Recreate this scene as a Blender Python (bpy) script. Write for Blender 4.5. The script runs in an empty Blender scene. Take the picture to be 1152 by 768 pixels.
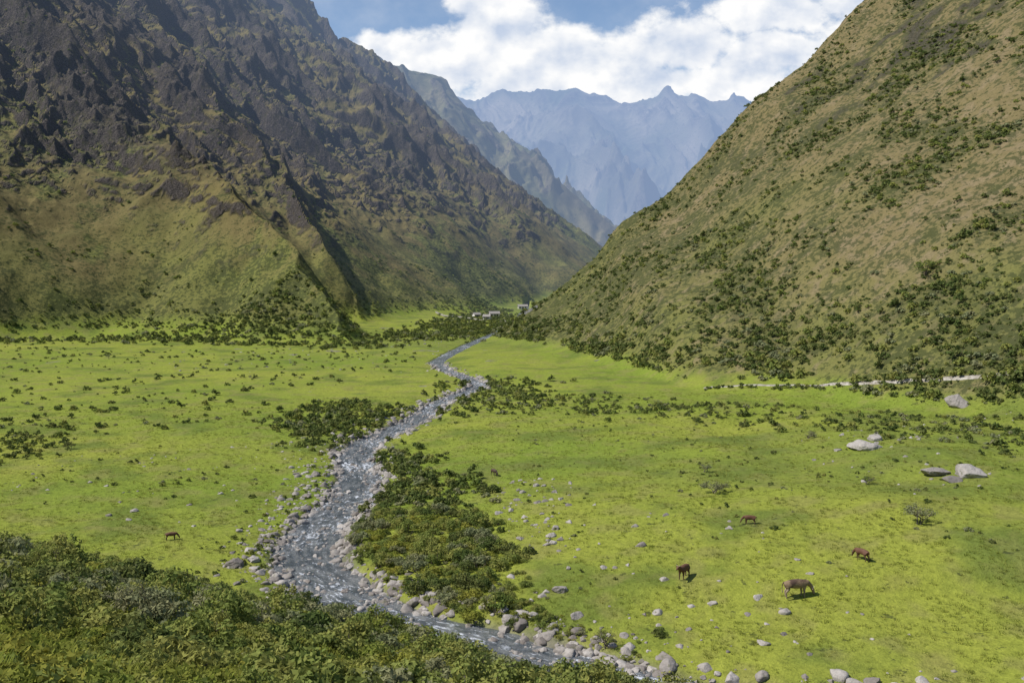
import bpy, math, numpy as np, time
from mathutils import Vector
T0=time.time()
rng=np.random.default_rng(7)
scene=bpy.context.scene
scene.view_settings.view_transform='Standard'
scene.view_settings.look='None'
scene.view_settings.exposure=0
# ---------------------------------------------------------------- camera
CH=32.0; F=1120.0; PITCH=math.atan(84/1120)
cam_d=bpy.data.cameras.new("camera"); cam=bpy.data.objects.new("camera",cam_d)
scene.collection.objects.link(cam); scene.camera=cam
cam.location=(0,0,CH); cam.rotation_euler=(math.pi/2-PITCH,0,0)
cam_d.lens=35; cam_d.sensor_width=36; cam_d.clip_end=30000; cam_d.clip_start=0.1
cp,sp=math.cos(PITCH),math.sin(PITCH)
def ray(u,v):
    a=(u-576)/F; b=(384-v)/F
    y=cp+b*sp; z=-sp+b*cp
    return a/y, z/y            # x and z per metre of y
def P(u,v,d):
    a,b=ray(u,v); return (a*d,d,CH+b*d)
# ---------------------------------------------------------------- noise
def _h(ix,iy,s):
    h=(ix.astype(np.int64)*374761393+iy.astype(np.int64)*668265263+s*1442695041)&0xffffffff
    h=((h^(h>>13))*1274126177)&0xffffffff
    h=h^(h>>16)
    return h
GX=np.cos(np.arange(1024)*(2*math.pi/1024)); GY=np.sin(np.arange(1024)*(2*math.pi/1024))
def perlin(x,y,s=0):
    x0=np.floor(x); y0=np.floor(y); fx=x-x0; fy=y-y0
    u=fx*fx*fx*(fx*(fx*6-15)+10); v=fy*fy*fy*(fy*(fy*6-15)+10)
    def g(i,j):
        a=_h(x0+i,y0+j,s)&1023
        return GX[a]*(fx-i)+GY[a]*(fy-j)
    n00=g(0,0);n10=g(1,0);n01=g(0,1);n11=g(1,1)
    return ((n00*(1-u)+n10*u)*(1-v)+(n01*(1-u)+n11*u)*v)*1.5
def fbm(x,y,o=4,s=0,gain=.5):
    r=0;a=1;t=0
    for i in range(o):
        r=r+a*perlin(x,y,s+i*17);t+=a;a*=gain;x=x*2.03+5.1;y=y*2.03+1.7
    return r/t
def ridged(x,y,o=4,s=0,gain=.5):
    r=0;a=1;t=0;w=1
    for i in range(o):
        n=(1-np.abs(perlin(x,y,s+i*13))*1.6)
        n=np.clip(n,0,1)**2
        r=r+a*n*w;t+=a;w=np.clip(n*1.4,0,1);a*=gain;x=x*2.05+3.3;y=y*2.05+7.7
    return r/t
def sst(a,b,x):
    t=np.clip((x-a)/(b-a),0,1); return t*t*(3-2*t)
def smax(a,b,k):
    h=np.clip(.5+.5*(a-b)/k,0,1); return b*(1-h)+a*h+k*h*(1-h)
# ---------------------------------------------------------------- river
RV=[(2600,960),(1500,880),(1100,850),(900,820),(780,790),(700,772),(640,755),(540,727),(440,700),(385,670),(350,640),(345,615),(365,588),(398,562),(405,538),(398,517),(412,498),(440,486),(472,470),(490,456),(522,442),(540,434),(528,426),(502,417),(490,408),(505,399),(525,389),(560,374),(580,362),(590,350),(595,340),(610,330),(620,324)]
pts=[]
for u,v in RV:
    a,b=ray(u,v); d=(CH+.25)/(-b); pts.append((d,a*d))
pts.sort(); py=np.array([p[0] for p in pts]); px=np.array([p[1] for p in pts])
ls=np.linspace(math.log(30),math.log(2500),4400)
fx_=np.interp(np.exp(ls),py,px)
kern=np.exp(-.5*(np.arange(-40,41)/9.)**2);kern/=kern.sum()
fx_=np.convolve(np.pad(fx_,40,mode='edge'),kern,mode='valid')
fp_=np.gradient(fx_,np.exp(ls))
fp_=np.convolve(np.pad(fp_,40,mode='edge'),kern,mode='valid')
def river(y):
    l=np.log(np.clip(y,31,2400)); f=np.interp(l,ls,fx_); fp=np.interp(l,ls,fp_)
    hw=np.interp(y,[60,110,200,320,450,900],[3.6,3.1,2.4,1.9,1.7,1.6])
    return f,fp,hw
# ---------------------------------------------------------------- height
CR=[(500,420,425),(540,389,430),(600,343,440),(640,316,440),(670,289,440),(686,265,442),(700,250,445),(750,217,450),(800,164,455),(850,113,460),(900,72,465),(970,4,475),(1100,-130,500),(1300,-330,540)]
crp=np.array([P(*c) for c in CR])
crx=np.concatenate([[-130],crp[:,0],[700]]);cry=np.concatenate([[425],crp[:,1],[600]]);crz=np.concatenate([[-130],crp[:,2],[460]])
def poly(l): return [P(*c) for c in l]
RID=[ (poly([(415,390,400),(385,345,425),(345,287,460),(270,215,520),(190,150,590),(110,60,680),(60,0,740),(-100,-150,900)]),.72,1.6),
      (poly([(400,345,560),(365,275,590),(325,190,660),(270,120,740),(215,50,820),(150,-40,900)]),.9,1.5),
      (poly([(455,352,690),(420,300,720),(375,215,800),(330,140,880),(270,60,980),(200,-30,1080)]),.85,1.5),
      (poly([(520,345,860),(480,300,880),(430,230,950),(375,140,1050),(300,30,1150),(240,-60,1250)]),.85,1.5),
      (poly([(580,334,1200),(545,300,1220),(480,225,1260),(430,160,1310),(370,80,1370),(295,-10,1420),(240,-100,1450)]),.9,1.4),
      (poly([(640,316,1800),(612,290,1750),(560,236,1700),(515,184,1670),(470,134,1640),(440,98,1620),(412,58,1600),(398,32,1590),(388,28,1585),(374,60,1580),(322,2,1560),(290,-60,1560),(250,-120,1560)]),1.0,1.15),
      ([(-420,100,120),(-450,400,150),(-560,650,300)],.8,1.),
      ([(-560,850,420),(-480,1300,500),(-480,1900,520)],.75,1.)]
def tents(x,y):
    r=np.full(x.shape,-500.)
    for pl,s,asy in RID:
        m=np.full(x.shape,-900.)
        for a,b in zip(pl[:-1],pl[1:]):
            dx,dy,dz=b[0]-a[0],b[1]-a[1],b[2]-a[2]
            t=np.clip(((x-a[0])*dx+(y-a[1])*dy)/(dx*dx+dy*dy),0,1)
            qx=x-a[0]-t*dx; qy=y-a[1]-t*dy
            d=np.hypot(qx,qy); side=(dx*qy-dy*qx)/(np.hypot(dx,dy)*(d+4))   # <0 : right of the crest going up
            sl=s*(1+(asy-1)*sst(0.,.5,-side))
            m=np.maximum(m,a[2]+t*dz-sl*d)
        r=smax(r,m,5)
    return r
def height(x,y,full=False):
    x=np.asarray(x,float);y=np.asarray(y,float)
    f,fp,hw=river(y); d=(x-f)/np.sqrt(1+fp*fp)
    fac=.1*np.clip(1-(y-100)/200,.22,1)
    rt=np.clip(d-3,0,None); rt=130*(1-np.exp(-rt/130))
    floor=.08+.4*sst(2.5,10,np.abs(d))+fac*rt*1.15+.006*np.clip(-d,0,200)+.7*fbm(x/24,y/24,3,3)*sst(2,14,np.abs(d))+.14*fbm(x/3.5,y/3.5,3,9)
    floor=floor+2.6*sst(30,80,d)*fbm(x/32,y/32,3,33)*sst(60,120,y)
    wx=x+30*fbm(x/120,y/120,4,40); wy=y+30*fbm(x/120,y/120,4,41)
    tn=tents(wx,wy)
    zc=np.interp(x,crx,crz); yc=np.interp(x,crx,cry); b=.22+.0011*np.clip(x,0,400)
    dy=yc-y; hl=zc-np.where(dy>0,b*dy,-1.0*dy)+6*sst(40,170,dy)
    near=30.4-.40*y-.24*x; near=np.where(near>30,30+15*(1-np.exp(-(near-30)/15)),near)
    near=near+1.7*fbm(x/16,y/16,3,60)*sst(8,26,np.hypot(x,y))
    m=np.clip(tn-floor,0,600); mh=np.clip(hl-floor,0,600); hm=sst(15,120,m)
    g1=ridged((wy+.6*wx)/115+3,(wx-.6*wy)/300,5,71,.5)
    g2=ridged((wx+.2*wy)/48,wy/48,4,81,.55)
    g3=ridged(x/17,y/17,4,85,.6)
    crag=sst(-.1,.3,fbm(x/75,y/75,3,99)+.25*(hm-.5))
    tn2=tn+hm*((np.minimum(.27*m,33))*(g1-.6)+(np.minimum(.12*m,12))*(g2-.5)+(.35+1.*crag)*np.minimum(.055*m,6.)*(g3-.5))+np.minimum(.1*m,1.4)*fbm(x/11,y/11,4,97,.6)
    h1=ridged((y-.1*x)/75+1,(x+.5*y)/210,4,101,.5)
    hl2=hl+np.minimum(.08*mh,6)*(h1-.5)+np.minimum(.10*mh,1.6)*fbm(x/12,y/12,5,111,.62)+np.minimum(.04*mh,4.5)*fbm(x/40,y/40,3,121)
    mt=smax(tn2,floor,8); z=smax(mt,hl2,3.5)
    z=smax(z,near,3)
    bank=hw*(1.0+.4*fbm(x/7,y/7,3,140))
    c=(1-sst(bank*.8,bank*1.2+.9,np.abs(d)))*sst(9,4,z)
    z=z*(1-c)+(-.8+.3*fbm(x/2.5,y/2.5,2,150))*c
    if full: return z,dict(d=d,hw=hw,tn=tn,hl=hl,near=near,floor=floor,g1=g1,g2=g2,g3=g3,m=m,mh=mh,h1=h1,crag=crag)
    return z
def ground_at(u,v,dmin=8):
    a,b=ray(u,v); ds=np.geomspace(dmin,2500,2500)
    z=height(a*ds,ds); i=np.argmax(CH+b*ds<z)
    d=ds[i]; return Vector((a*d,d,float(height(np.array([a*d]),np.array([d]))[0])))
# ---------------------------------------------------------------- node helpers
def newmat(n):
    m=bpy.data.materials.new(n); m.use_nodes=True; nt=m.node_tree; nt.nodes.clear(); return m,nt
def N(nt,t,**k):
    n=nt.nodes.new(t)
    for a,b in k.items():
        if a=='ins':
            for i,vv in b.items():
                if isinstance(vv,bpy.types.NodeSocket): nt.links.new(vv,n.inputs[i])
                else: n.inputs[i].default_value=vv
        else: setattr(n,a,b)
    return n
def M(nt,op,a,b=0.,c=0.,clamp=False):
    n=N(nt,'ShaderNodeMath',operation=op,use_clamp=clamp)
    for i,vv in enumerate((a,b,c)):
        if isinstance(vv,bpy.types.NodeSocket): nt.links.new(vv,n.inputs[i])
        else: n.inputs[i].default_value=vv
    return n.outputs[0]
def mixc(nt,f,a,b,bt='MIX'):
    n=N(nt,'ShaderNodeMix',data_type='RGBA',blend_type=bt)
    for i,vv in ((0,f),(6,a),(7,b)):
        if isinstance(vv,bpy.types.NodeSocket): nt.links.new(vv,n.inputs[i])
        else: n.inputs[i].default_value=vv if i==0 else (*vv,1)
    return n.outputs[2]
def noise(nt,vec,scale,detail=4,rough=.55,off=None):
    n=N(nt,'ShaderNodeTexNoise',ins={'Scale':scale,'Detail':detail,'Roughness':rough})
    nt.links.new(vec,n.inputs['Vector']); return n.outputs['Fac']
def rampf(nt,f,a,b):
    n=N(nt,'ShaderNodeMapRange',interpolation_type='SMOOTHSTEP',ins={'From Min':a,'From Max':b}); nt.links.new(f,n.inputs[0]); return n.outputs[0]
def haze_out(nt,shader,mat):  # aerial haze painted into the material: blue emission grows with distance from origin
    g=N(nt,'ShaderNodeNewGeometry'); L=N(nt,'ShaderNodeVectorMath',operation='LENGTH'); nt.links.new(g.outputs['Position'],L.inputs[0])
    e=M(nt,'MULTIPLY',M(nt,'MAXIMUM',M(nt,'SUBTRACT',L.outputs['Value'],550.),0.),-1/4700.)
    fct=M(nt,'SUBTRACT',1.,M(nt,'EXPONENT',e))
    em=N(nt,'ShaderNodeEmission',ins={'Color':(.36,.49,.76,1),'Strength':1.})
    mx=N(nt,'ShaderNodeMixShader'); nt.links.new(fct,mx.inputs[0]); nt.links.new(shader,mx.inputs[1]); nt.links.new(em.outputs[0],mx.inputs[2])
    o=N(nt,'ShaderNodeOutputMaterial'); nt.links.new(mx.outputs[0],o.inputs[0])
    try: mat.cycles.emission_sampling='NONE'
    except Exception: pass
# ---------------------------------------------------------------- materials
def terrain_mat(name,fine=1.0):
    m,nt=newmat(name)
    pos=N(nt,'ShaderNodeNewGeometry').outputs['Position']
    col=N(nt,'ShaderNodeAttribute',attribute_name='Col').outputs['Color']
    sc=N(nt,'ShaderNodeAttribute',attribute_name='scrub').outputs['Fac']
    rk=N(nt,'ShaderNodeAttribute',attribute_name='rock').outputs['Fac']
    n1=noise(nt,pos,1.3*fine,6,.65); n2=noise(nt,pos,.22*fine,5,.6); n3=noise(nt,pos,5.0*fine,3,.6)
    c=mixc(nt,1.,col,mixc(nt,n1,(.5,.53,.48),(1.5,1.47,1.52)),'MULTIPLY')
    c=mixc(nt,1.,c,mixc(nt,n3,(.6,.64,.66),(1.4,1.36,1.34)),'MULTIPLY')
    c=mixc(nt,M(nt,'MULTIPLY',rampf(nt,n2,.5,.72),.5),c,mixc(nt,.6,c,(.20,.17,.06)))
    th=M(nt,'ADD',M(nt,'SUBTRACT',noise(nt,pos,.55*fine,5,.7),.62),M(nt,'MULTIPLY',sc,.22))
    c=mixc(nt,M(nt,'MULTIPLY',rampf(nt,th,0.,.06),.75),c,(.045,.055,.02))
    mp=N(nt,'ShaderNodeMapping',ins={'Scale':(1,1,.5)}); nt.links.new(pos,mp.inputs[0])
    n4=noise(nt,mp.outputs[0],.3*fine,8,.72)
    c=mixc(nt,M(nt,'MULTIPLY',rk,rampf(nt,n4,.36,.52)),c,mixc(nt,rampf(nt,noise(nt,pos,1.1*fine,5,.7),.3,.7),(.02,.018,.017),(.145,.122,.105)))
    bs=N(nt,'ShaderNodeBump',ins={'Strength':.75,'Distance':.6})
    hgt=M(nt,'ADD',M(nt,'MULTIPLY',n1,.8),M(nt,'MULTIPLY',n4,M(nt,'ADD',M(nt,'MULTIPLY',rk,9.),.3)))
    nt.links.new(hgt,bs.inputs['Height'])
    b=N(nt,'ShaderNodeBsdfPrincipled',ins={'Roughness':.95,'Specular IOR Level':.1}); nt.links.new(c,b.inputs['Base Color']); nt.links.new(bs.outputs[0],b.inputs['Normal'])
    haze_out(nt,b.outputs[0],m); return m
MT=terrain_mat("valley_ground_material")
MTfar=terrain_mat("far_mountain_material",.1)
def foliage_mat(name,c1,c2,c3,trans=.3):
    m,nt=newmat(name)
    oi=N(nt,'ShaderNodeObjectInfo').outputs['Random']; pos=N(nt,'ShaderNodeNewGeometry').outputs['Position']
    c=mixc(nt,oi,c1,c2); c=mixc(nt,rampf(nt,noise(nt,pos,.5,3,.6),.42,.62),c,c3)
    c=mixc(nt,1.,c,mixc(nt,noise(nt,pos,7.,2,.5),(.6,.6,.6),(1.4,1.4,1.4)),'MULTIPLY')
    d=N(nt,'ShaderNodeBsdfDiffuse');t=N(nt,'ShaderNodeBsdfTranslucent');nt.links.new(c,d.inputs[0]);nt.links.new(c,t.inputs[0])
    x=N(nt,'ShaderNodeMixShader',ins={0:trans});nt.links.new(d.outputs[0],x.inputs[1]);nt.links.new(t.outputs[0],x.inputs[2])
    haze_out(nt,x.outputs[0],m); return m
M_shrub=foliage_mat("shrub_leaves",(.15,.2,.05),(.23,.265,.07),(.29,.29,.08))
M_dark=foliage_mat("dark_shrub_leaves",(.085,.12,.035),(.13,.165,.05),(.17,.185,.06))
M_grey=foliage_mat("grey_shrub_leaves",(.2,.225,.11),(.24,.26,.13),(.27,.265,.135))
M_grass=foliage_mat("grass_blades",(.17,.215,.035),(.22,.25,.045),(.26,.26,.06),.4)
M_yel=foliage_mat("yellow_green_fern",(.25,.265,.05),(.34,.32,.065),(.21,.25,.05),.35)
def bark_mat():
    m,nt=newmat("bark"); pos=N(nt,'ShaderNodeTexCoord').outputs['Object']
    c=mixc(nt,noise(nt,pos,6.,4),(.07,.055,.04),(.2,.17,.14)); b=N(nt,'ShaderNodeBsdfPrincipled',ins={'Roughness':.9}); nt.links.new(c,b.inputs['Base Color'])
    o=N(nt,'ShaderNodeOutputMaterial'); nt.links.new(b.outputs[0],o.inputs[0]); return m
M_bark=bark_mat()
def rock_mat():
    m,nt=newmat("granite_rock"); tc=N(nt,'ShaderNodeNewGeometry'); pos=tc.outputs['Position']; oi=N(nt,'ShaderNodeObjectInfo').outputs['Random']
    c=mixc(nt,oi,(.18,.155,.135),(.42,.385,.35)); c=mixc(nt,1.,c,mixc(nt,noise(nt,pos,3.,7,.65),(.4,.39,.38),(1.5,1.5,1.5)),'MULTIPLY')
    c=mixc(nt,M(nt,'MULTIPLY',rampf(nt,noise(nt,pos,1.7,5,.6),.56,.66),.6),c,(.12,.12,.06))
    bp=N(nt,'ShaderNodeBump',ins={'Strength':.7,'Distance':.2}); nt.links.new(noise(nt,pos,3.,7,.65),bp.inputs['Height'])
    b=N(nt,'ShaderNodeBsdfPrincipled',ins={'Roughness':.85}); nt.links.new(c,b.inputs['Base Color']); nt.links.new(bp.outputs[0],b.inputs['Normal'])
    o=N(nt,'ShaderNodeOutputMaterial'); nt.links.new(b.outputs[0],o.inputs[0]); return m
M_rock=rock_mat()
def water_mat():
    m,nt=newmat("river_water"); pos=N(nt,'ShaderNodeNewGeometry').outputs['Position']
    uv=N(nt,'ShaderNodeUVMap',uv_map='flow').outputs[0]
    mp=N(nt,'ShaderNodeMapping',ins={'Scale':(1.3,.8,1)}); nt.links.new(uv,mp.inputs[0]); v=mp.outputs[0]
    nf=noise(nt,v,1.5,7,.75); nb=noise(nt,v,.16,3,.5); w=noise(nt,pos,1.8,5,.62)
    foam=rampf(nt,M(nt,'ADD',nf,M(nt,'MULTIPLY',M(nt,'SUBTRACT',nb,.5),.45)),.53,.68)
    c=mixc(nt,rampf(nt,noise(nt,v,.7,4,.6),.35,.68),(.05,.065,.075),(.2,.21,.21))
    bp=N(nt,'ShaderNodeBump',ins={'Strength':1.,'Distance':.32}); nt.links.new(M(nt,'ADD',w,nf),bp.inputs['Height'])
    b=N(nt,'ShaderNodeBsdfPrincipled',ins={'Roughness':.14,'IOR':1.33,'Specular IOR Level':.9}); nt.links.new(c,b.inputs['Base Color']); nt.links.new(bp.outputs[0],b.inputs['Normal'])
    fo=N(nt,'ShaderNodeBsdfDiffuse',ins={'Color':(.66,.69,.74,1)})
    x=N(nt,'ShaderNodeMixShader'); nt.links.new(M(nt,'MULTIPLY',foam,.8),x.inputs[0]); nt.links.new(b.outputs[0],x.inputs[1]); nt.links.new(fo.outputs[0],x.inputs[2])
    o=N(nt,'ShaderNodeOutputMaterial'); nt.links.new(x.outputs[0],o.inputs[0]); return m
M_water=water_mat()
def simple(name,c1,c2,scale=3.,rough=.85):
    m,nt=newmat(name); pos=N(nt,'ShaderNodeTexCoord').outputs['Object']
    c=mixc(nt,rampf(nt,noise(nt,pos,scale,4),.35,.65),c1,c2); b=N(nt,'ShaderNodeBsdfPrincipled',ins={'Roughness':rough}); nt.links.new(c,b.inputs['Base Color'])
    o=N(nt,'ShaderNodeOutputMaterial'); nt.links.new(b.outputs[0],o.inputs[0]); return m
# ---------------------------------------------------------------- mesh helpers
def grid_mesh(name,X,Y,Z,wrap=False,mat=None,attrs={},keep=None):
    nr,nc=X.shape
    co=np.stack([X,Y,Z],-1).reshape(-1,3).astype(np.float32)
    i=np.arange(nr-1)[:,None]; j=np.arange(nc if wrap else nc-1)[None,:]; j2=(j+1)%nc
    q=np.stack([i*nc+j+0*i,i*nc+j2,(i+1)*nc+j2,(i+1)*nc+j],-1).reshape(-1,4)
    if keep is not None:
        kf=keep.reshape(-1)[q[:,0]]; q=q[kf]
        used=np.zeros(len(co),bool); used[q.ravel()]=True; used=np.nonzero(used)[0]; mp=np.zeros(len(co),np.int64); mp[used]=np.arange(len(used)); q=mp[q]; co=co[used]
    else: used=slice(None)
    me=bpy.data.meshes.new(name); me.vertices.add(len(co)); me.vertices.foreach_set('co',co.ravel())
    me.loops.add(q.size); me.loops.foreach_set('vertex_index',q.ravel().astype(np.int32))
    me.polygons.add(len(q)); me.polygons.foreach_set('loop_start',np.arange(0,q.size,4,dtype=np.int32))
    me.polygons.foreach_set('use_smooth',np.ones(len(q),bool))
    for k,a in attrs.items():
        if a.ndim==3:
            at=me.attributes.new(k,'FLOAT_COLOR','POINT'); cc=np.concatenate([a.reshape(-1,3),np.ones((a.shape[0]*a.shape[1],1))],1)[used]
            at.data.foreach_set('color',cc.astype(np.float32).ravel())
        else:
            at=me.attributes.new(k,'FLOAT','POINT'); at.data.foreach_set('value',a.reshape(-1)[used].astype(np.float32))
    me.update(calc_edges=True); ob=bpy.data.objects.new(name,me); scene.collection.objects.link(ob)
    if mat: me.materials.append(mat)
    return ob
def L3(a,b,t): return np.asarray(a)*(1-t[...,None])+np.asarray(b)*t[...,None]
# ---------------------------------------------------------------- terrain sheet
th=np.concatenate([np.linspace(-math.pi,-math.radians(31),45,endpoint=False),np.linspace(-math.radians(31),math.radians(31),900,endpoint=False),np.linspace(math.radians(31),math.pi,45,endpoint=False)])
rr=np.concatenate([[0.01],np.geomspace(2,40,90,endpoint=False),np.geomspace(40,220,330,endpoint=False),np.geomspace(220,400,330,endpoint=False),np.geomspace(400,1000,780,endpoint=False),np.geomspace(1000,1900,300,endpoint=False),np.geomspace(1900,3600,30)])
R,TH=np.meshgrid(rr,th,indexing='ij'); X=R*np.sin(TH);Y=R*np.cos(TH)
Z,D=height(X,Y,True)
gz_r=np.gradient(Z,axis=0)/np.maximum(np.gradient(R,axis=0),1e-3); gz_t=np.gradient(Z,axis=1)/np.maximum(np.gradient(TH,axis=1)*R,1e-3)
slope=np.hypot(gz_r,gz_t)
print("terrain height",time.time()-T0)
nA=fbm(X/60,Y/60,4,200); nB=fbm(X/14,Y/14,4,210); nC=fbm(X/170,Y/170,3,220); nD=fbm(X/5,Y/5,3,230)
lush=L3((.17,.225,.03),(.25,.275,.042),np.clip(.5+1.3*nA,0,1)); lush=L3(lush,(.115,.155,.028),np.clip(sst(.0,.4,nB)*.8,0,1)); lush=L3(lush,(.22,.2,.07),sst(.0,.4,nD)*.45)
lush=L3(lush,(.13,.165,.035),sst(.05,.35,nC+.4*nB)*.45)
mh=np.clip(Z-D['floor'],0,600)
left=L3((.15,.15,.043),(.155,.125,.05),sst(4,60,mh+60*nA)); left=L3(left,(.10,.085,.038),sst(0,.4,nB)*.65); left=L3(left,(.165,.18,.045),sst(.08,.35,nC+.5*nB)*sst(190,60,mh)*.7)
left=L3(left,(.125,.12,.042),sst(.1,.4,fbm(X/35,Y/35,3,240))*.6)
rockm=np.clip(sst(1.05,1.6,slope*(1-.15*sst(700,1500,Y))+.45*nB+.3*nC),0,1)*sst(20,65,mh)
rockm=np.maximum(rockm,sst(.5,.75,D['g1']+.25*nB+.25*D['crag'])*sst(60,150,mh)*.85)
left=L3(left,(.065,.054,.045),rockm*.85)
right=L3((.15,.15,.045),(.175,.14,.066),sst(4,60,mh+50*nA)); right=L3(right,(.125,.122,.045),sst(-.05,.35,nB+nC)*.6); right=L3(right,(.22,.17,.10),sst(.05,.4,nD+.4*nA)*.6)
right=L3(right,(.08,.085,.03),sst(.1,.35,fbm(X/28,Y/28,4,250)+.3*nD)*.55)
isR=(D['hl']>D['tn'])
f_m=np.where(isR,sst(.6,5,mh),sst(2,12,mh))
col=lush*(1-f_m[...,None])+np.where(isR[...,None],right,left)*f_m[...,None]
nearm=sst(-1,3,D['near']-D['floor'])*(Y<140)
col=col*(1-nearm[...,None])+L3((.14,.155,.04),(.22,.22,.05),np.clip(.5+1.5*nB,0,1))*nearm[...,None]
ad=np.abs(D['d']); bk=sst(D['hw']*1.5+1.8*nB,D['hw']*1.0,ad)*(Z<3)
col=col*(1-bk[...,None])+L3((.13,.125,.08),(.24,.22,.17),np.clip(.5+2*nD,0,1))*bk[...,None]
scrub=f_m*(.35+.6*nB+.5*nC); scrub=np.where(isR,scrub+.25*f_m,scrub+.3*sst(60,5,mh)*f_m)+nearm*.5+.06
rock=np.where(isR,sst(.15,.45,nC+nB*.8)*sst(50,120,mh)*.65,rockm)*f_m
vis=(f_m>.5)
lab=np.where(vis&isR&(nearm<.5),2,np.where(vis&(~isR)&(nearm<.5),1,0))
at={'Col':col,'scrub':np.clip(scrub,0,1),'rock':np.clip(rock,0,1)}
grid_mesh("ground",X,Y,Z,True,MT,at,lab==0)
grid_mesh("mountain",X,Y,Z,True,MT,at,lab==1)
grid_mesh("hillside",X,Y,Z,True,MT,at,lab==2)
print("terrain mesh",time.time()-T0)
# ---------------------------------------------------------------- far mountains
def farmtn(name,crest,s,x0,x1,y0,y1,nx,ny,amp,wl,seed,c1,c2,ck=.3):
    cp3=[P(*c) for c in crest]
    gx,gy=np.meshgrid(np.linspace(x0,x1,nx),np.linspace(y0,y1,ny))
    z=np.full(gx.shape,-800.); wx=gx+wl*.35*fbm(gx/wl*1.3,gy/wl*1.3,4,seed); wy=gy+wl*.35*fbm(gx/wl*1.3,gy/wl*1.3,4,seed+3)
    for a,b in zip(cp3[:-1],cp3[1:]):
        dx,dy,dz=b[0]-a[0],b[1]-a[1],b[2]-a[2]
        t=np.clip(((gx-a[0])*dx+(gy-a[1])*dy)/(dx*dx+dy*dy),0,1); d=np.hypot(gx-a[0]-t*dx,gy-a[1]-t*dy); z=np.maximum(z,a[2]+t*dz-s*d)
    cz=max(c[2] for c in cp3); dd=np.clip((cz-z)/cz,0,1)
    g=ridged((wx+.55*wy)/wl,(wy-.55*wx)/(wl*1.6),6,seed+5,.5); g2=ridged(wx/(wl*.35),wy/(wl*.45),5,seed+9,.6)
    z=z+amp*(g-.5)*(.10+1.3*sst(0,.6,dd))+amp*ck*(g2-.5)*(.3+dd)
    n=fbm(gx/wl*2,gy/wl*2,4,seed+20)
    c=L3(c1,c2,np.clip(.5+1.6*n,0,1)); c=L3(c,(.06,.055,.05),sst(.45,.7,g)*.6)
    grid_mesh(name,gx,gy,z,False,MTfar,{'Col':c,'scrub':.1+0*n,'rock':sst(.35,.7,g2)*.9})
farmtn("mountain",[(330,20,2300),(400,55,2350),(440,70,2400),(470,78,2440),(495,84,2480),(512,100,2500),(530,121,2550),(548,146,2600),(600,182,2700),(650,225,2800),(690,266,2900),(740,312,3000)],.85,-1500,700,1900,3300,560,620,75,230,300,(.10,.11,.05),(.17,.15,.08))
farmtn("mountain",[(100,150,6300),(380,120,6200),(450,112,6100),(520,103,6000),(545,104,6000),(570,97,6000),(600,100,6000),(640,93,6000),(665,102,6000),(700,108,6000),(725,104,6000),(750,100,6000),(790,106,6000),(830,108,6000),(900,126,6000),(1100,120,6100),(1400,160,6300)],.62,-2500,3000,4300,6800,800,620,400,850,400,(.05,.07,.04),(.26,.22,.16),.42)
# ---------------------------------------------------------------- river mesh
ys=np.exp(np.linspace(math.log(42),math.log(1100),1500)); f,fp,hw=river(ys)
cs=np.linspace(-1.6,1.6,15)
nrm=np.sqrt(1+fp*fp); RX=f[:,None]+cs[None]*hw[:,None]/nrm[:,None]; RY=ys[:,None]-cs[None]*hw[:,None]*(fp/nrm)[:,None]
RZ=-.25+.07*fbm(RX/1.2,RY/1.2,3,500)+0*RX
ro=grid_mesh("river",RX,RY,RZ,False,M_water)
arc=np.concatenate([[0],np.cumsum(np.hypot(np.diff(f),np.diff(ys)))])
me=ro.data; uvl=me.uv_layers.new(name='flow'); li=np.zeros(len(me.loops),np.int32); me.loops.foreach_get('vertex_index',li)
uvs=np.stack([ (cs[None]*hw[:,None]*1.0+0*arc[:,None]).ravel()[li],(arc[:,None]*.6+0*cs[None]).ravel()[li]],-1).astype(np.float32)
uvl.data.foreach_set('uv',uvs.ravel())
# ---------------------------------------------------------------- path
pp=[ground_at(u,v) for u,v in [(785,436),(820,435),(860,434),(910,433),(960,432),(1010,430),(1060,427),(1100,424),(1150,420),(1240,412)]]
pv=np.array([(p.x,p.y) for p in pp]); s=np.concatenate([[0],np.cumsum(np.hypot(*np.diff(pv,axis=0).T))]); ss=np.arange(0,s[-1],1.)
cx=np.interp(ss,s,pv[:,0]);cy=np.interp(ss,s,pv[:,1]); k7=np.ones(15)/15
cx=np.convolve(np.pad(cx,7,mode='edge'),k7,'valid');cy=np.convolve(np.pad(cy,7,mode='edge'),k7,'valid')
PCX,PCY=cx,cy
tx=np.gradient(cx);ty=np.gradient(cy);tl=np.hypot(tx,ty)
o=np.array([-.6,-.45,-.2,0,.2,.45,.6]); PX=cx[:,None]-o*(ty/tl)[:,None];PY=cy[:,None]+o*(tx/tl)[:,None]
PZ=height(PX,PY)+.05; PZ=np.maximum(PZ,height(cx,cy)[:,None]+.08); PZ[:,0]-=.8;PZ[:,-1]-=.8; PZ+=.03*fbm(PX,PY,2,5)
M_path=simple("path_dirt",(.22,.19,.15),(.42,.39,.34),1.2)
grid_mesh("path",PX,PY,PZ,False,M_path)
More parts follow.
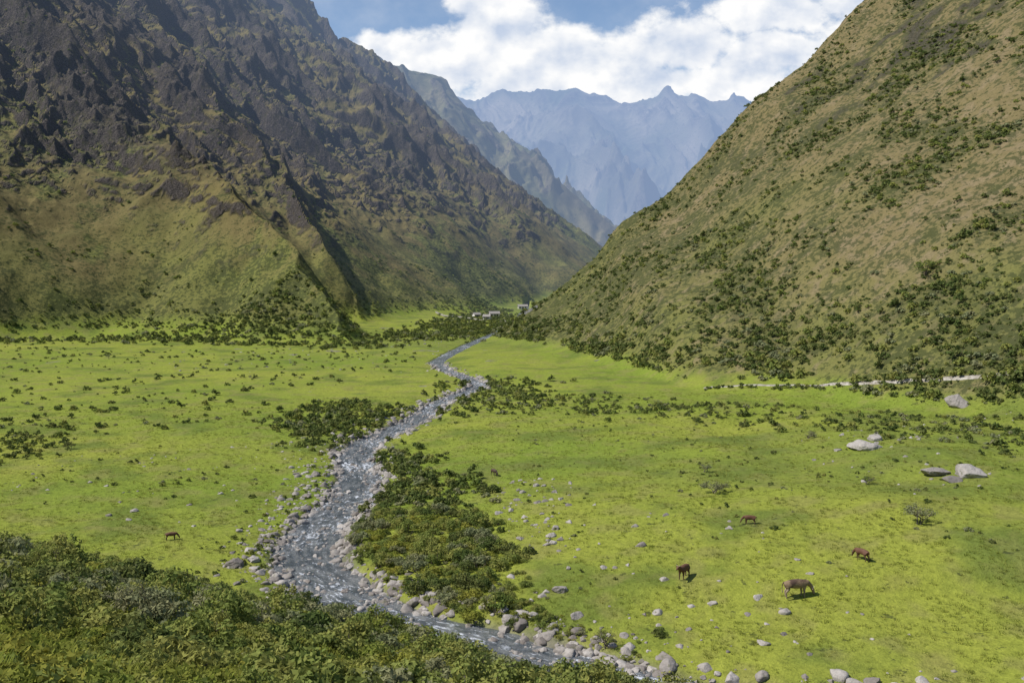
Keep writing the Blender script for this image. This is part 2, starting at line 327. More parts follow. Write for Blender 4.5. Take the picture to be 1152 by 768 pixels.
# ---------------------------------------------------------------- prototypes
def mesh_obj(name,V,Fc,mats,mi=None,smooth=False,link=None):
    me=bpy.data.meshes.new(name); me.from_pydata([tuple(v) for v in V],[],Fc)
    for m in mats: me.materials.append(m)
    if mi is not None: me.polygons.foreach_set('material_index',np.array(mi,np.int32))
    if smooth: me.polygons.foreach_set('use_smooth',np.ones(len(Fc),bool))
    me.update(); ob=bpy.data.objects.new(name,me)
    (link or scene.collection).objects.link(ob); return ob
def leaves(cent,rad,n,size,r,V,Fc,asp=.55):
    for _ in range(n):
        d=r.normal(size=3); d/=np.linalg.norm(d); d[2]=abs(d[2])*1.0 if r.random()<.8 else d[2]
        p=np.array(cent)+d*np.array(rad)*(r.random()**.35)
        nn=d*.9+r.normal(size=3)*.45; nn/=np.linalg.norm(nn); a=np.cross(nn,r.normal(size=3)); a/=np.linalg.norm(a); b=np.cross(nn,a)
        s_=size*(.6+.8*r.random()); i=len(V)
        V+= [p-a*s_, p-b*s_*asp, p+a*s_, p+b*s_*asp]; Fc.append((i,i+1,i+2,i+3))
def stick(V,Fc,a,b,ra,rb,n=5):
    a=np.array(a,float);b=np.array(b,float);d=b-a;d/=np.linalg.norm(d)+1e-9;u=np.cross(d,(.3,.2,1.));
    if np.linalg.norm(u)<1e-3:u=np.cross(d,(1,0,0))
    u/=np.linalg.norm(u);w=np.cross(d,u);i=len(V)
    for c,r_ in ((a,ra),(b,rb)):
        for k in range(n): t=2*math.pi*k/n; V.append(c+(u*math.cos(t)+w*math.sin(t))*r_)
    for k in range(n): Fc.append((i+k,i+(k+1)%n,i+n+(k+1)%n,i+n+k))
def shrub(name,mat,nl,per,size,seed,col,flat=.75,stems=True,scl=1.):
    r=np.random.default_rng(seed);V=[];Fc=[]
    lobes=[]
    for _ in range(nl):
        a=r.random()*6.28;q=.66*math.sqrt(r.random());h=(.2+.6*r.random())*flat*(1-.5*q)
        lobes.append(((math.cos(a)*q,math.sin(a)*q,h),(.2+.2*r.random(),.2+.2*r.random(),(.18+.2*r.random())*flat)))
    if stems:
        for c,_ in lobes[:8]: stick(V,Fc,(c[0]*.1,c[1]*.1,-.1),c,.035,.012,4)
    nst=len(Fc)
    for c,rd in lobes: leaves(c,rd,per,size,r,V,Fc)
    V=[np.array(v)*scl for v in V]
    return mesh_obj(name,V,Fc,[mat,M_bark],[1]*nst+[0]*(len(Fc)-nst),link=col)
def coll(n): return bpy.data.collections.new(n)
C_hi=coll("shrub_kinds"); C_lo=coll("far_shrub_kinds"); C_gr=coll("grass_kinds"); C_rk=coll("rock_kinds"); C_fern=coll("fern_kinds")
for i in range(6): shrub("shrub_kind_%d"%i,[M_shrub,M_dark,M_grey,M_shrub,M_dark,M_yel][i],13,90,.06,10+i,C_hi,[.85,1.0,.85,1.1,.75,.8][i])
for i in range(5): shrub("far_shrub_kind_%d"%i,[M_shrub,M_dark,M_dark,M_dark,M_grey][i],8,24,.15,30+i,C_lo,[.95,1.1,.85,.95,.8][i],False)
def tuft(name,mat,n,h,w,seed,col,spread=.25):
    r=np.random.default_rng(seed);V=[];Fc=[]
    for _ in range(n):
        a=r.random()*6.28; p=np.array([math.cos(a),math.sin(a),0])*spread*math.sqrt(r.random()); l=np.array([math.cos(a),math.sin(a),0])*(.3+.5*r.random())*h*.9+r.normal(size=3)*.05*h
        hh=h*(.5+.6*r.random()); s_=np.cross(l,(0,0,1.));s_=s_/(np.linalg.norm(s_)+1e-9)*w
        i=len(V); V+=[p-s_,p+s_,p+l*.45+s_*.8+np.array([0,0,hh*.65]),p+l*.45-s_*.8+np.array([0,0,hh*.65]),p+l+np.array([0,0,hh])]
        Fc+=[(i,i+1,i+2,i+3),(i+3,i+2,i+4)]
    return mesh_obj(name,V,Fc,[mat],link=col)
for i in range(3): tuft("grass_kind_%d"%i,[M_grass,M_grass,M_yel][i],14,.22,.018,50+i,C_gr,.2)
shrub("fern_kind_0",M_yel,9,60,.07,60,C_fern,.7,False,.45);shrub("fern_kind_1",M_shrub,9,60,.07,61,C_fern,.8,False,.4);tuft("fern_kind_2",M_grass,80,.2,.008,62,C_fern,.4);shrub("fern_kind_3",M_grass,9,60,.06,63,C_fern,.6,False,.5)
def rockmesh(name,seed,col,sub=3,flat=.65):
    import bmesh
    bm=bmesh.new(); bmesh.ops.create_icosphere(bm,subdivisions=sub,radius=1); r=np.random.default_rng(seed)
    co=np.array([v.co[:] for v in bm.verts]); 
    for k in range(11):
        d=r.normal(size=3);d/=np.linalg.norm(d);lim=.5+.3*r.random(); q=co@d; ex=np.clip(q-lim,0,None); co-=np.outer(ex*.92,d)
    n=fbm(co[:,0]*1.8+seed,co[:,1]*1.8+co[:,2]*1.3,4,seed); co*=(1+.2*n)[:,None]; co*=np.array([1.,.75+.2*r.random(),flat])
    for v,c in zip(bm.verts,co): v.co=c
    me=bpy.data.meshes.new(name); bm.to_mesh(me); bm.free(); me.materials.append(M_rock); me.polygons.foreach_set('use_smooth',np.zeros(len(me.polygons),bool) if sub>3 else np.ones(len(me.polygons),bool))
    ob=bpy.data.objects.new(name,me); (col or scene.collection).objects.link(ob); return ob
for i in range(5): rockmesh("rock_kind_%d"%i,70+i,C_rk,3,.55+.06*i)
# ---------------------------------------------------------------- instancing
def scatter(name,col,x,y,sc,kinds,probs=None,sink=.05,zof=None,rad=0):
    n=len(x); z=(height(x,y) if zof is None else zof)-sink*sc
    me=bpy.data.meshes.new(name); me.vertices.add(n); me.vertices.foreach_set('co',np.stack([x,y,z],-1).astype(np.float32).ravel())
    a=me.attributes.new('psc','FLOAT','POINT'); a.data.foreach_set('value',sc.astype(np.float32))
    a=me.attributes.new('prz','FLOAT_VECTOR','POINT'); rot=np.stack([rad*rng.normal(size=n),rad*rng.normal(size=n),rng.random(n)*6.28],-1); a.data.foreach_set('vector',rot.astype(np.float32).ravel())
    a=me.attributes.new('pix','INT','POINT'); a.data.foreach_set('value',rng.choice(kinds,size=n,p=probs).astype(np.int32))
    ob=bpy.data.objects.new(name,me); scene.collection.objects.link(ob)
    g=bpy.data.node_groups.new(name+"_instances",'GeometryNodeTree')
    g.interface.new_socket('Geometry',in_out='INPUT',socket_type='NodeSocketGeometry'); g.interface.new_socket('Geometry',in_out='OUTPUT',socket_type='NodeSocketGeometry')
    gi=g.nodes.new('NodeGroupInput');go=g.nodes.new('NodeGroupOutput');ip=g.nodes.new('GeometryNodeInstanceOnPoints');ci=g.nodes.new('GeometryNodeCollectionInfo')
    ci.inputs[0].default_value=col; ci.inputs['Separate Children'].default_value=True; ci.inputs['Reset Children'].default_value=True
    def na(nm,t):
        q=g.nodes.new('GeometryNodeInputNamedAttribute');q.data_type=t;q.inputs[0].default_value=nm;return [o for o in q.outputs if o.enabled][0]
    g.links.new(gi.outputs[0],ip.inputs['Points']);g.links.new(ci.outputs[0],ip.inputs['Instance']);ip.inputs['Pick Instance'].default_value=True
    g.links.new(na('pix','INT'),ip.inputs['Instance Index']);g.links.new(na('prz','FLOAT_VECTOR'),ip.inputs['Rotation']);g.links.new(na('psc','FLOAT'),ip.inputs['Scale'])
    g.links.new(ip.outputs[0],go.inputs[0]); md=ob.modifiers.new('instances','NODES'); md.node_group=g; return ob
def inpoly(x,y,pl):
    c=np.zeros(x.shape,bool);n=len(pl)
    for i in range(n):
        x1,y1=pl[i];x2,y2=pl[(i+1)%n]; 
        if y1==y2: continue
        c^=((y1>y)!=(y2>y))&(x<(x2-x1)*(y-y1)/(y2-y1)+x1)
    return c
def wpoly(pl): return [tuple(ground_at(u,v)[:2]) for u,v in pl]
def samp(pl,n,thr=-9,wl=12,seed=0,soft=0):
    w=np.array(pl); x=rng.uniform(w[:,0].min(),w[:,0].max(),n*6);y=rng.uniform(w[:,1].min(),w[:,1].max(),n*6)
    k=inpoly(x,y,pl)&(fbm(x/wl,y/wl,3,seed+600)+.22*rng.normal(size=x.shape)>thr); x=x[k][:n];y=y[k][:n]
    if soft: x=x+rng.normal(size=x.shape)*soft; y=y+rng.normal(size=y.shape)*soft*1.5
    _,D=height(x,y,True); k=np.abs(D['d'])>D['hw']*1.25; return x[k],y[k]
def thin(x,y,s,f):
    o=np.argsort(-s); g={}; keep=[]
    for i in o:
        cx_,cy_=int(x[i]//3),int(y[i]//3); ok=True
        for a in(-1,0,1):
            for b in(-1,0,1):
                for j in g.get((cx_+a,cy_+b),()):
                    if (x[i]-x[j])**2+(y[i]-y[j])**2<(f*(s[i]+s[j]))**2: ok=False;break
                if not ok:break
            if not ok:break
        if ok: g.setdefault((cx_,cy_),[]).append(i); keep.append(i)
    k=np.array(keep); return x[k],y[k],s[k]
hx,hy,hs=[],[],[]; lx,ly,lsz=[],[],[]
def add(b,x,y,s0,s1,pw=1.5):
    s_=s0+(s1-s0)*rng.random(len(x))**pw
    if b=='hi': hx.append(x);hy.append(y);hs.append(s_)
    else: lx.append(x);ly.append(y);lsz.append(s_)
n=9000; th_=rng.uniform(-.75,.35,n); r_=10+105*rng.random(n)**.7; x=r_*np.sin(th_);y=r_*np.cos(th_)
_,Dn=height(x,y,True); k=(Dn['near']-Dn['floor']>-1.2)&(np.abs(Dn['d'])>Dn['hw']*1.4)&(fbm(x/9,y/9,3,610)+.15*rng.normal(size=n)>-.03)&(r_>14); x=x[k];y=y[k]
fe=sst(60,18,np.hypot(x,y)); add('hi',x,y,.4,2.0,1.9); hs[-1]*=(1-.4*fe)
pA=wpoly([(385,600),(420,583),(500,572),(570,608),(575,640),(550,685),(470,695),(400,655)]); x,y=samp(pA,420,-.08,6,1,1.5); add('hi',x,y,.35,1.9,1.6)
pI=wpoly([(520,640),(600,680),(740,745),(740,765),(600,742),(470,695)]); x,y=samp(pI,260,-.02,6,2,1.); add('hi',x,y,.25,.95,1.8)
pB=wpoly([(418,508),(470,512),(545,552),(520,572),(425,575),(428,535)]); x,y=samp(pB,380,.0,8,3,2); add('lo',x,y,.4,1.6,1.8)
pC=wpoly([(322,472),(360,455),(455,460),(448,482),(405,500),(335,500)]); x,y=samp(pC,420,-.1,10,4,3); add('lo',x,y,.5,1.7,1.5)
pD=wpoly([(-40,415),(120,428),(280,445),(320,470),(100,492),(-40,525)]); x,y=samp(pD,300,.16,12,5,4); add('lo',x,y,.25,1.5,2)
pD2=wpoly([(-40,470),(60,480),(100,500),(40,520),(-40,525)]); x,y=samp(pD2,90,-.1,14,55,3); add('lo',x,y,.5,1.8,2)
pE=wpoly([(-60,383),(140,384),(420,392),(540,380),(600,352),(560,345),(430,378),(200,372),(-60,362)]); x,y=samp(pE,4200,-.08,30,6,6); add('lo',x,y,.7,2.3,1.8)
pE2=wpoly([(0,390),(300,392),(480,392),(480,420),(330,440),(0,420)]); x,y=samp(pE2,330,.12,20,7,6); add('lo',x,y,.3,1.2)
pR=wpoly([(500,430),(560,425),(620,430),(600,455),(540,470),(500,465)]); x,y=samp(pR,260,.05,10,8,4); add('lo',x,y,.5,1.6)
pF=wpoly([(560,440),(700,447),(900,460),(1180,470),(1180,520),(900,480),(700,470),(560,460)]); x,y=samp(pF,900,.0,10,9,3); add('lo',x,y,.25,1.2,2)
pG=wpoly([(640,600),(800,500),(1180,520),(1180,640),(1000,600),(800,600)]); x,y=samp(pG,80,.2,10,10); add('lo',x,y,.2,.7)
pH=wpoly([(560,470),(1180,480),(1180,700),(900,640),(640,690),(590,560)]); x,y=samp(pH,260,.0,10,10); add('lo',x,y,.12,.45)
pL=wpoly([(0,500),(330,500),(330,560),(0,570)]); x,y=samp(pL,60,.1,10,12); add('lo',x,y,.2,.6)
pK=wpoly([(240,620),(330,560),(380,500),(400,520),(345,600),(330,660),(250,650)]); x,y=samp(pK,150,-.1,6,13,2); add('lo',x,y,.15,.7,2)
kk=rng.integers(0,len(PCX),150); kk=kk[fbm(kk/9.,kk*0.,2,77)>-.12]; add('lo',PCX[kk]+rng.normal(size=len(kk)),PCY[kk]-1.2-1.6*rng.random(len(kk)),.3,1.1,1.3)
# right hillside
n=200000; x=rng.uniform(-15,320,n);y=rng.uniform(140,480,n);_,Dn=height(x,y,True); zz=Dn['mh']
cl=fbm(x/28,y/28,4,250)+.35*fbm(x/8,y/8,2,625)
pr=sst(-.3,.45,cl)*(.2+.4*sst(75,5,zz)+.36*sst(60,140,x)); pr=pr+.55*sst(7,2,np.abs(zz-5))*(zz>.5)*sst(-.15,.2,fbm(x/11,y/11,2,626))
k=(rng.random(n)<pr*.62)&(zz>1)&(Dn['near']<Dn['floor']); x=x[k];y=y[k];zz=zz[k];cl=cl[k]
add('lo',x,y,.28,1.6,2.7); lsz[-1]*=(1+.5*sst(16,2,zz)+.3*sst(.1,.4,cl))
print('right shrubs',len(x))
# left mountain
n=130000; x=rng.uniform(-520,20,n);y=rng.uniform(370,1100,n);_,Dn=height(x,y,True);zz=Dn['m']
pr=sst(-.15,.5,fbm(x/40,y/40,4,630))*(.2+.7*sst(60,5,zz))*sst(300,140,zz)+.6*sst(18,3,zz)
k=(rng.random(n)<pr*.75)&(zz>2)&(Dn['hl']<Dn['floor']); x=x[k];y=y[k]; add('lo',x,y,.5,2.0,2.4); print('left shrubs',len(x))
hx=np.concatenate(hx);hy=np.concatenate(hy);hs=np.concatenate(hs);lx=np.concatenate(lx);ly=np.concatenate(ly);lsz=np.concatenate(lsz)
hx,hy,hs=thin(hx,hy,hs,.45); lx,ly,lsz=thin(lx,ly,lsz,.4)
scatter("shrubs",C_hi,hx,hy,hs,[0,1,2,3,4,5],[.27,.15,.15,.2,.08,.15])
scatter("hillside_scrub",C_lo,lx,ly,lsz,[0,1,2,3,4],[.25,.22,.2,.19,.14])
print('hi',len(hx),'lo',len(lx))
n=26000; th_=rng.uniform(-.7,.3,n); r_=8+95*rng.random(n)**.8; x=r_*np.sin(th_);y=r_*np.cos(th_); _,Dn=height(x,y,True)
k=(Dn['near']-Dn['floor']>-.5)&(np.abs(Dn['d'])>Dn['hw']*1.3); x=x[k];y=y[k]; scatter("ferns",C_fern,x,y,.5+1.0*rng.random(len(x)),[0,1,2,3],[.36,.24,.15,.25])
n=80000; th_=rng.uniform(-.52,.55,n); r_=70+170*rng.random(n); x=r_*np.sin(th_);y=r_*np.cos(th_); _,Dn=height(x,y,True)
k=(Dn['near']<Dn['floor'])&(np.abs(Dn['d'])>Dn['hw']*1.35)&(Dn['mh']<2)&(fbm(x/6,y/6,3,640)+.2*rng.normal(size=n)>-.05); x=x[k];y=y[k]; scatter("grass",C_gr,x,y,.4+1.0*rng.random(len(x))**2,[0,1,2],[.4,.4,.2])
# rocks along river
n=17000; y=np.exp(rng.uniform(math.log(55),math.log(330),n)); f,fp,hw=river(y); side=rng.choice([-1,1],n); inn=rng.random(n)<.16; q=hw*np.where(inn,rng.random(n)*.95,.88+.6*np.abs(rng.normal(size=n)))
cl=fbm(y/9,side*3.,3,650); k=(cl+.25*rng.normal(size=n)>.02)|(rng.random(n)<.15); nrm=np.sqrt(1+fp*fp)
x=(f+side*q/nrm)[k]; yy=(y-side*q*fp/nrm)[k]; inn=inn[k]; sz=.14+.9*rng.random(len(x))**3.4; sz=np.where(inn,.18+.4*rng.random(len(x))**2,sz)
zg=height(x,yy); zz=np.maximum(zg,-.28); k2=(rng.random(len(x))<.48); x=x[k2];yy=yy[k2];sz=sz[k2];zz=zz[k2]
scatter("river_rocks",C_rk,x,yy,sz,[0,1,2,3,4],sink=.1,zof=zz,rad=.25); print('rocks',len(x))
bx,by=[],[]
for pl,nn in (([(255,600),(340,520),(375,530),(350,590),(320,650),(240,650)],170),([(560,540),(650,540),(640,620),(560,620)],70),([(300,500),(420,470),(430,560),(350,560)],100),([(880,500),(1140,440),(1160,560),(1000,560)],70),([(180,420),(500,420),(520,380),(200,400)],110),([(480,700),(740,760),(1100,760),(900,600),(600,560)],80),([(0,520),(300,500),(250,600),(0,570)],50)):
    x,y=samp(wpoly(pl),nn,-9); bx.append(x);by.append(y)
x=np.concatenate(bx);y=np.concatenate(by); scatter("field_stones",C_rk,x,y,.2+.6*rng.random(len(x))**2.5,[0,1,2,3,4],sink=.15,rad=.2)
def boulder(u,v,wpx,seed,flat=.6,nm="boulder"):
    p=ground_at(u,v); s_=wpx/2*p.y/F; ob=rockmesh(nm,seed,None,4,flat); ob.location=(p.x,p.y+s_*.3,p.z+s_*flat*.25); ob.scale=(s_,s_,s_); ob.rotation_euler=(0,.1*math.sin(seed),seed*.4)
for a in [(630,666,20,1),(265,638,26,2),(285,632,18,3),(623,612,12,4),(625,596,12,5),(585,607,10,6),(435,684,24,7),(672,748,20,8),(695,752,14,9),(375,668,14,12),(350,590,13,13),(1078,458,30,21,.7),(975,505,40,22,.4),(1055,534,36,24,.5),(1092,537,42,23,.55),(1072,542,26,25,.35),(985,496,20,26),(268,598,10,29),(300,610,12,31),(345,560,12,32),(575,575,9,33),(640,640,8,34),(410,560,14,35),(395,640,13,36),(455,705,14,37),(350,690,16,38),(325,672,14,39)]: boulder(*a)
# ---------------------------------------------------------------- small trees
def tree(u,v,hpx,seed,mat,leafn=900,lsize=.07,nm="tree",wide=1.,p=None):
    p=p or ground_at(u,v); H=hpx*p.y/F; r=np.random.default_rng(seed);V=[];Fc=[];tips=[]
    def br(a,d,l,rad,lev):
        d=d/np.linalg.norm(d);b=a+d*l; stick(V,Fc,a,b,rad,rad*.65,6)
        if lev==0: tips.append(b);return
        if lev<3: tips.append(b)
        for _ in range(3 if lev>1 else 4):
            nd=d+r.normal(size=3)*np.array([.62*wide,.62*wide,.3]); nd[2]=max(nd[2],.12); br(b,nd,l*(.62+.25*r.random()),rad*.62,lev-1)
    for _ in range(3): br(np.array([r.normal()*.05*H,r.normal()*.05*H,-.1]),np.array([r.normal()*.35*wide,r.normal()*.35*wide,1.]),H*.3,H*.03,3)
    ns=len(Fc); per=max(2,leafn//len(tips))
    for t in tips: leaves(t,(H*.11*wide,H*.11*wide,H*.08),per,lsize*H/2.2,r,V,Fc)
    ob=mesh_obj(nm,V,Fc,[mat,M_bark],[1]*ns+[0]*(len(Fc)-ns)); ob.location=p
tree(1035,590,30,1,M_grey,900,.07,"tree",1.5)
tree(802,555,24,2,M_grey,1500,.06,"shrub",1.5)
tree(793,531,14,3,M_grey,900,.06,"shrub",1.4)
tree(248,703,48,4,M_shrub,3000,.05,"tree",1.4)
tree(540,764,42,5,M_dark,2200,.05,"tree",1.2)
tree(683,730,28,6,M_shrub,1100,.05,"tree",.9)
tree(378,700,22,7,M_shrub,1300,.06,"shrub",1.3)
tree(80,505,12,8,M_dark,900,.08,"tree",1.5)
tree(150,700,60,9,M_grey,3200,.04,"tree",1.1)
tree(60,650,46,10,M_shrub,3000,.045,"tree",1.2)
tree(908,493,14,11,M_grey,800,.07,"shrub",1.3)
tree(975,545,16,12,M_shrub,900,.06,"shrub",1.5)
tree(1040,310,22,14,M_shrub,900,.09,"tree",1.4)
# ---------------------------------------------------------------- cows
def cowmat(nm,c1,c2,belly):
    m,nt=newmat(nm); tc=N(nt,'ShaderNodeTexCoord').outputs['Object']; s=N(nt,'ShaderNodeSeparateXYZ'); nt.links.new(tc,s.inputs[0])
    c=mixc(nt,rampf(nt,noise(nt,tc,1.6,3,.5),.45,.58),c1,c2)
    bl=rampf(nt,M(nt,'ADD',s.outputs['Z'],M(nt,'MULTIPLY',noise(nt,tc,3.,2),.2)),1.0,.8); c=mixc(nt,M(nt,'MULTIPLY',bl,.7),c,belly)
    b=N(nt,'ShaderNodeBsdfPrincipled',ins={'Roughness':.75}); nt.links.new(c,b.inputs['Base Color']); o=N(nt,'ShaderNodeOutputMaterial'); nt.links.new(b.outputs[0],o.inputs[0]); return m
CM=[cowmat("brown_hide",(.11,.045,.022),(.13,.06,.03),(.09,.05,.03)),cowmat("tan_hide",(.22,.15,.085),(.08,.045,.028),(.33,.26,.18)),cowmat("dark_hide",(.05,.028,.018),(.08,.045,.027),(.05,.03,.02))]
M_horn=simple("horn",(.4,.36,.3),(.6,.55,.45),8.)
def cow(u,v,head,scale,mat,graze=True,nm="cow"):
    p=ground_at(u,v); V=[];E=[];Rd=[]
    def a(pt,r_,par=None):
        V.append(pt);Rd.append(r_); i=len(V)-1
        if par is not None:E.append((par,i))
        return i
    pel=a((-.72,0,1.12),.29); m1=a((-.25,0,1.02),.38,pel); m2=a((.15,0,1.02),.38,m1); ch=a((.52,0,1.08),.33,m2); nb=a((.8,0,1.18 if not graze else 1.08),.21,ch)
    if graze: nk=a((1.05,0,.85),.15,nb); hd=a((1.2,0,.6),.13,nk); fc=a((1.27,0,.4),.10,hd); mz=a((1.33,0,.2),.085,fc)
    else: nk=a((1.02,0,1.32),.15,nb); hd=a((1.2,0,1.42),.13,nk); fc=a((1.38,0,1.33),.1,hd); mz=a((1.55,0,1.22),.085,fc)
    for s_ in(-1,1):
        o=.04*s_
        h=a((-.74+o,.17*s_,.9),.19,pel);k=a((-.60+o,.2*s_,.7),.13,h);hk=a((-.84+o,.19*s_,.46),.068,k);ft=a((-.79+o,.19*s_,.14),.05,hk);a((-.75+o,.19*s_,.03),.06,ft)
        h=a((.48-o,.17*s_,.86),.16,ch);k=a((.44-o,.18*s_,.64),.1,h);kn=a((.48-o,.18*s_,.37),.062,k);ft=a((.46-o,.18*s_,.12),.048,kn);a((.5-o,.18*s_,.03),.06,ft)
        hz=V[hd]; e=a((hz[0]-.06,.15*s_,hz[2]+.06),.03,hd); a((hz[0]-.1,.27*s_,hz[2]+.03),.045,e)
    t=a((-1.0,0,1.2),.05,pel);t=a((-1.09,0,.9),.03,t);t=a((-1.09,0,.6),.03,t);a((-1.07,0,.42),.055,t)
    me=bpy.data.meshes.new(nm+"_body"); me.from_pydata(V,E,[]); body=bpy.data.objects.new("body",me); scene.collection.objects.link(body)
    sk=body.modifiers.new('skin','SKIN'); sk.use_smooth_shade=True
    for i,r_ in enumerate(Rd): 
        sv=me.skin_vertices[0].data[i]; sv.radius=(r_*(.82 if r_>.25 else 1),r_); sv.use_root=(i==0)
    body.modifiers.new('sub','SUBSURF').levels=2; body.modifiers['sub'].render_levels=2; me.materials.append(mat)
    HV=[];HF=[];hz=V[hd]
    for s_ in(-1,1):
        q=[(hz[0]-.02,.08*s_,hz[2]+.1),(hz[0],.17*s_,hz[2]+.17),(hz[0]+.06,.2*s_,hz[2]+.27)]
        stick(HV,HF,q[0],q[1],.03,.022,6);stick(HV,HF,q[1],q[2],.022,.006,6)
    horns=mesh_obj("horns",HV,HF,[M_horn])
    em=bpy.data.objects.new(nm,None); scene.collection.objects.link(em); body.parent=em;horns.parent=em
    em.location=p; em.rotation_euler=(0,0,head); em.scale=(scale,)*3
cow(896,672,math.radians(8),1.25,CM[1],True)
cow(769,651,math.radians(-125),1.0,CM[0],False)
cow(969,630,math.radians(120),.85,CM[0],True)
cow(843,590,math.radians(172),.72,CM[0],True)
cow(193,607,math.radians(20),.68,CM[0],True)
cow(556,535,math.radians(-60),.75,CM[2],True)
# ---------------------------------------------------------------- houses
M_wall=simple("white_plaster",(.62,.6,.55),(.78,.76,.72),2.);M_roof=simple("thatch_grey_roof",(.2,.18,.16),(.34,.32,.3),4.);M_dk=simple("dark_opening",(.02,.02,.02),(.04,.03,.03));M_stone=simple("dry_stone",(.22,.2,.18),(.42,.4,.36),1.5)
def house(u,v,w,dp,h,rot,nm="stone_house"):
    p=ground_at(u,v); em=bpy.data.objects.new(nm,None); scene.collection.objects.link(em); em.location=p; em.rotation_euler=(0,0,rot)
    def ch(ob): ob.parent=em
    a,b=w/2,dp/2
    V=[(-a,-b,-1),(a,-b,-1),(a,b,-1),(-a,b,-1),(-a,-b,h),(a,-b,h),(a,b,h),(-a,b,h),(-a,0,h+dp*.3),(a,0,h+dp*.3)]
    ch(mesh_obj("walls",V,[(0,1,5,4),(2,3,7,6),(1,2,6,9,5),(3,0,4,8,7)],[M_wall]))
    r=h+dp*.3; o=.4; e=h-.15
    RVt=[]
    RF=[]
    for s_ in(-1,1):
        i=len(RVt); RVt+=[(-a-o,s_*(b+o),e),(a+o,s_*(b+o),e),(a+o,0,r+.1),(-a-o,0,r+.1),(-a-o,s_*(b+o),e+.18),(a+o,s_*(b+o),e+.18),(a+o,0,r+.28),(-a-o,0,r+.28)]
        RF+=[(i,i+1,i+2,i+3),(i+4,i+5,i+6,i+7),(i,i+1,i+5,i+4),(i+1,i+2,i+6,i+5),(i+3,i,i+4,i+7)]
    ch(mesh_obj("roof",RVt,RF,[M_roof]))
    WV=[];WF=[]
    for x0,z0,ww,hh in((-w*.3,1.0,.9,1.0),(w*.28,1.0,.9,1.0)):
        i=len(WV);WV+=[(x0-ww/2,-b-.01,z0),(x0+ww/2,-b-.01,z0),(x0+ww/2,-b-.01,z0+hh),(x0-ww/2,-b-.01,z0+hh)];WF.append((i,i+1,i+2,i+3))
    ch(mesh_obj("windows",WV,WF,[M_dk])); ch(mesh_obj("door",[(-.5,-b-.01,0),(.5,-b-.01,0),(.5,-b-.01,2),(-.5,-b-.01,2)],[(0,1,2,3)],[M_dk]))
house(556,357,6,4,2.4,.2);house(548,360,4,3.5,2.0,-.3);house(588,348,7,4,2.4,.1);house(536,358,4,3.5,2.2,.5)
def wall(pts_,nm="stone_wall",h=1.1):
    w=[ground_at(u,v) for u,v in pts_]; V=[];Fc=[]
    xs=[];
    for a,b in zip(w[:-1],w[1:]):
        for t in np.linspace(0,1,12,endpoint=False): xs.append(a.lerp(b,t))
    zz=height(np.array([q.x for q in xs]),np.array([q.y for q in xs]))
    for q,z_ in zip(xs,zz):
        j=.12*rng.normal(); V+=[(q.x,q.y-.4,z_-.5),(q.x,q.y-.3,z_+h+j),(q.x,q.y+.3,z_+h+j),(q.x,q.y+.4,z_-.5)]
    for i in range(len(xs)-1):
        for k in range(3): Fc.append((i*4+k,(i+1)*4+k,(i+1)*4+k+1,i*4+k+1))
    mesh_obj(nm,V,Fc,[M_stone])
wall([(566,360),(590,354),(606,346)]);wall([(490,352),(520,358),(545,362)])
# ---------------------------------------------------------------- sky and sun
SD=Vector((-.62,-.14,.77)).normalized()
el=math.asin(SD.z); az=math.atan2(SD.x,SD.y)
sl=bpy.data.lights.new("sun",'SUN'); sl.energy=5.0; sl.angle=math.radians(.5); sl.color=(1,.955,.88); so=bpy.data.objects.new("sun",sl); scene.collection.objects.link(so); so.rotation_euler=SD.to_track_quat('Z','Y').to_euler()
w=bpy.data.worlds.new("World"); scene.world=w; w.use_nodes=True; nt=w.node_tree; nt.nodes.clear()
sky=N(nt,'ShaderNodeTexSky',sky_type='NISHITA',sun_disc=False,sun_elevation=el,sun_rotation=az,altitude=1500,air_density=1.,dust_density=.5,ozone_density=1.8)
bg=N(nt,'ShaderNodeBackground',ins={'Strength':.13}); nt.links.new(sky.outputs[0],bg.inputs[0])
gen=N(nt,'ShaderNodeTexCoord').outputs['Generated']; sx=N(nt,'ShaderNodeSeparateXYZ'); nt.links.new(gen,sx.inputs[0])
yy=M(nt,'MAXIMUM',sx.outputs[1],.02); a=M(nt,'DIVIDE',sx.outputs[0],yy); b=M(nt,'DIVIDE',sx.outputs[2],yy)
cv=N(nt,'ShaderNodeCombineXYZ'); nt.links.new(a,cv.inputs[0]);nt.links.new(M(nt,'MULTIPLY',b,1.25),cv.inputs[1]); cvec=cv.outputs[0]
w1=N(nt,'ShaderNodeTexNoise',ins={'Scale':14.,'Detail':4.}); nt.links.new(cvec,w1.inputs['Vector'])
wsub=N(nt,'ShaderNodeVectorMath',operation='SUBTRACT'); nt.links.new(w1.outputs['Color'],wsub.inputs[0]); wsub.inputs[1].default_value=(.5,.5,.5)
wsc=N(nt,'ShaderNodeVectorMath',operation='SCALE'); nt.links.new(wsub.outputs[0],wsc.inputs[0]); wsc.inputs['Scale'].default_value=.05
wad=N(nt,'ShaderNodeVectorMath',operation='ADD'); nt.links.new(cvec,wad.inputs[0]);nt.links.new(wsc.outputs[0],wad.inputs[1])
s2=N(nt,'ShaderNodeSeparateXYZ'); nt.links.new(wad.outputs[0],s2.inputs[0]); wa=s2.outputs[0]; wb=M(nt,'DIVIDE',s2.outputs[1],1.25)
fld=None
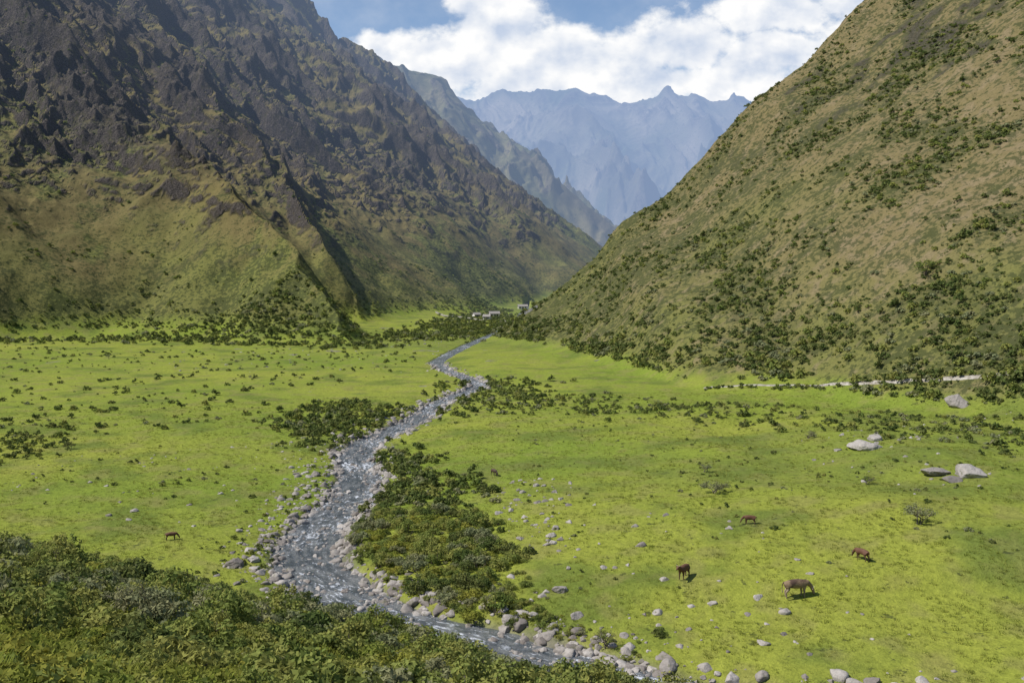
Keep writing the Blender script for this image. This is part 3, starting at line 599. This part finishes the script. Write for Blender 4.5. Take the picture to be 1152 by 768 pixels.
for u,v,ru,rv in [(445,52,55,24),(500,62,75,42),(560,38,70,55),(545,5,60,38),(625,70,85,46),(700,76,80,46),(765,54,58,42),(740,90,140,32),(840,80,68,34),(890,62,62,30),(885,12,80,30),(960,0,65,28),(800,98,90,26),(600,100,120,30),(1000,30,80,60),(1300,20,200,60),(150,-60,180,60),(420,-160,120,40)]:
    ca,cb=ray(u,v); e=M(nt,'SQRT',M(nt,'ADD',M(nt,'POWER',M(nt,'ABSOLUTE',M(nt,'DIVIDE',M(nt,'SUBTRACT',wa,ca),ru/F)),2.),M(nt,'POWER',M(nt,'ABSOLUTE',M(nt,'DIVIDE',M(nt,'SUBTRACT',wb,cb),rv/F)),2.)))
    e=M(nt,'SUBTRACT',1.,e); fld=e if fld is None else M(nt,'MAXIMUM',fld,e)
nz=noise(nt,cvec,15.,9,.58); 
cv2=N(nt,'ShaderNodeVectorMath',operation='ADD'); nt.links.new(cvec,cv2.inputs[0]); cv2.inputs[1].default_value=(-.009,.02,0)
na_=noise(nt,cvec,15.,7,.52); nz2=noise(nt,cv2.outputs[0],15.,7,.52)
dens=M(nt,'ADD',M(nt,'MAXIMUM',fld,-1.5),M(nt,'MULTIPLY',M(nt,'SUBTRACT',nz,.5),2.2))
mask=rampf(nt,dens,-.12,.38)
front=rampf(nt,sx.outputs[1],.05,.3); mask=M(nt,'MULTIPLY',mask,front)
veil=M(nt,'MULTIPLY',rampf(nt,noise(nt,cvec,6.,6,.6),.35,.8),.4); mask=M(nt,'MAXIMUM',mask,M(nt,'MULTIPLY',veil,front))
lit=M(nt,'ADD',.62,M(nt,'MULTIPLY',M(nt,'SUBTRACT',na_,nz2),3.6),clamp=True); lit=M(nt,'ADD',lit,M(nt,'MULTIPLY',rampf(nt,dens,.8,.1),.25),clamp=True)
cc=mixc(nt,lit,(.55,.64,.80),(1.,1.,1.))
bc=N(nt,'ShaderNodeBackground',ins={'Strength':1.}); nt.links.new(cc,bc.inputs[0])
mx=N(nt,'ShaderNodeMixShader'); nt.links.new(mask,mx.inputs[0]);nt.links.new(bg.outputs[0],mx.inputs[1]);nt.links.new(bc.outputs[0],mx.inputs[2])
ow=N(nt,'ShaderNodeOutputWorld'); nt.links.new(mx.outputs[0],ow.inputs[0])
print("done",time.time()-T0)
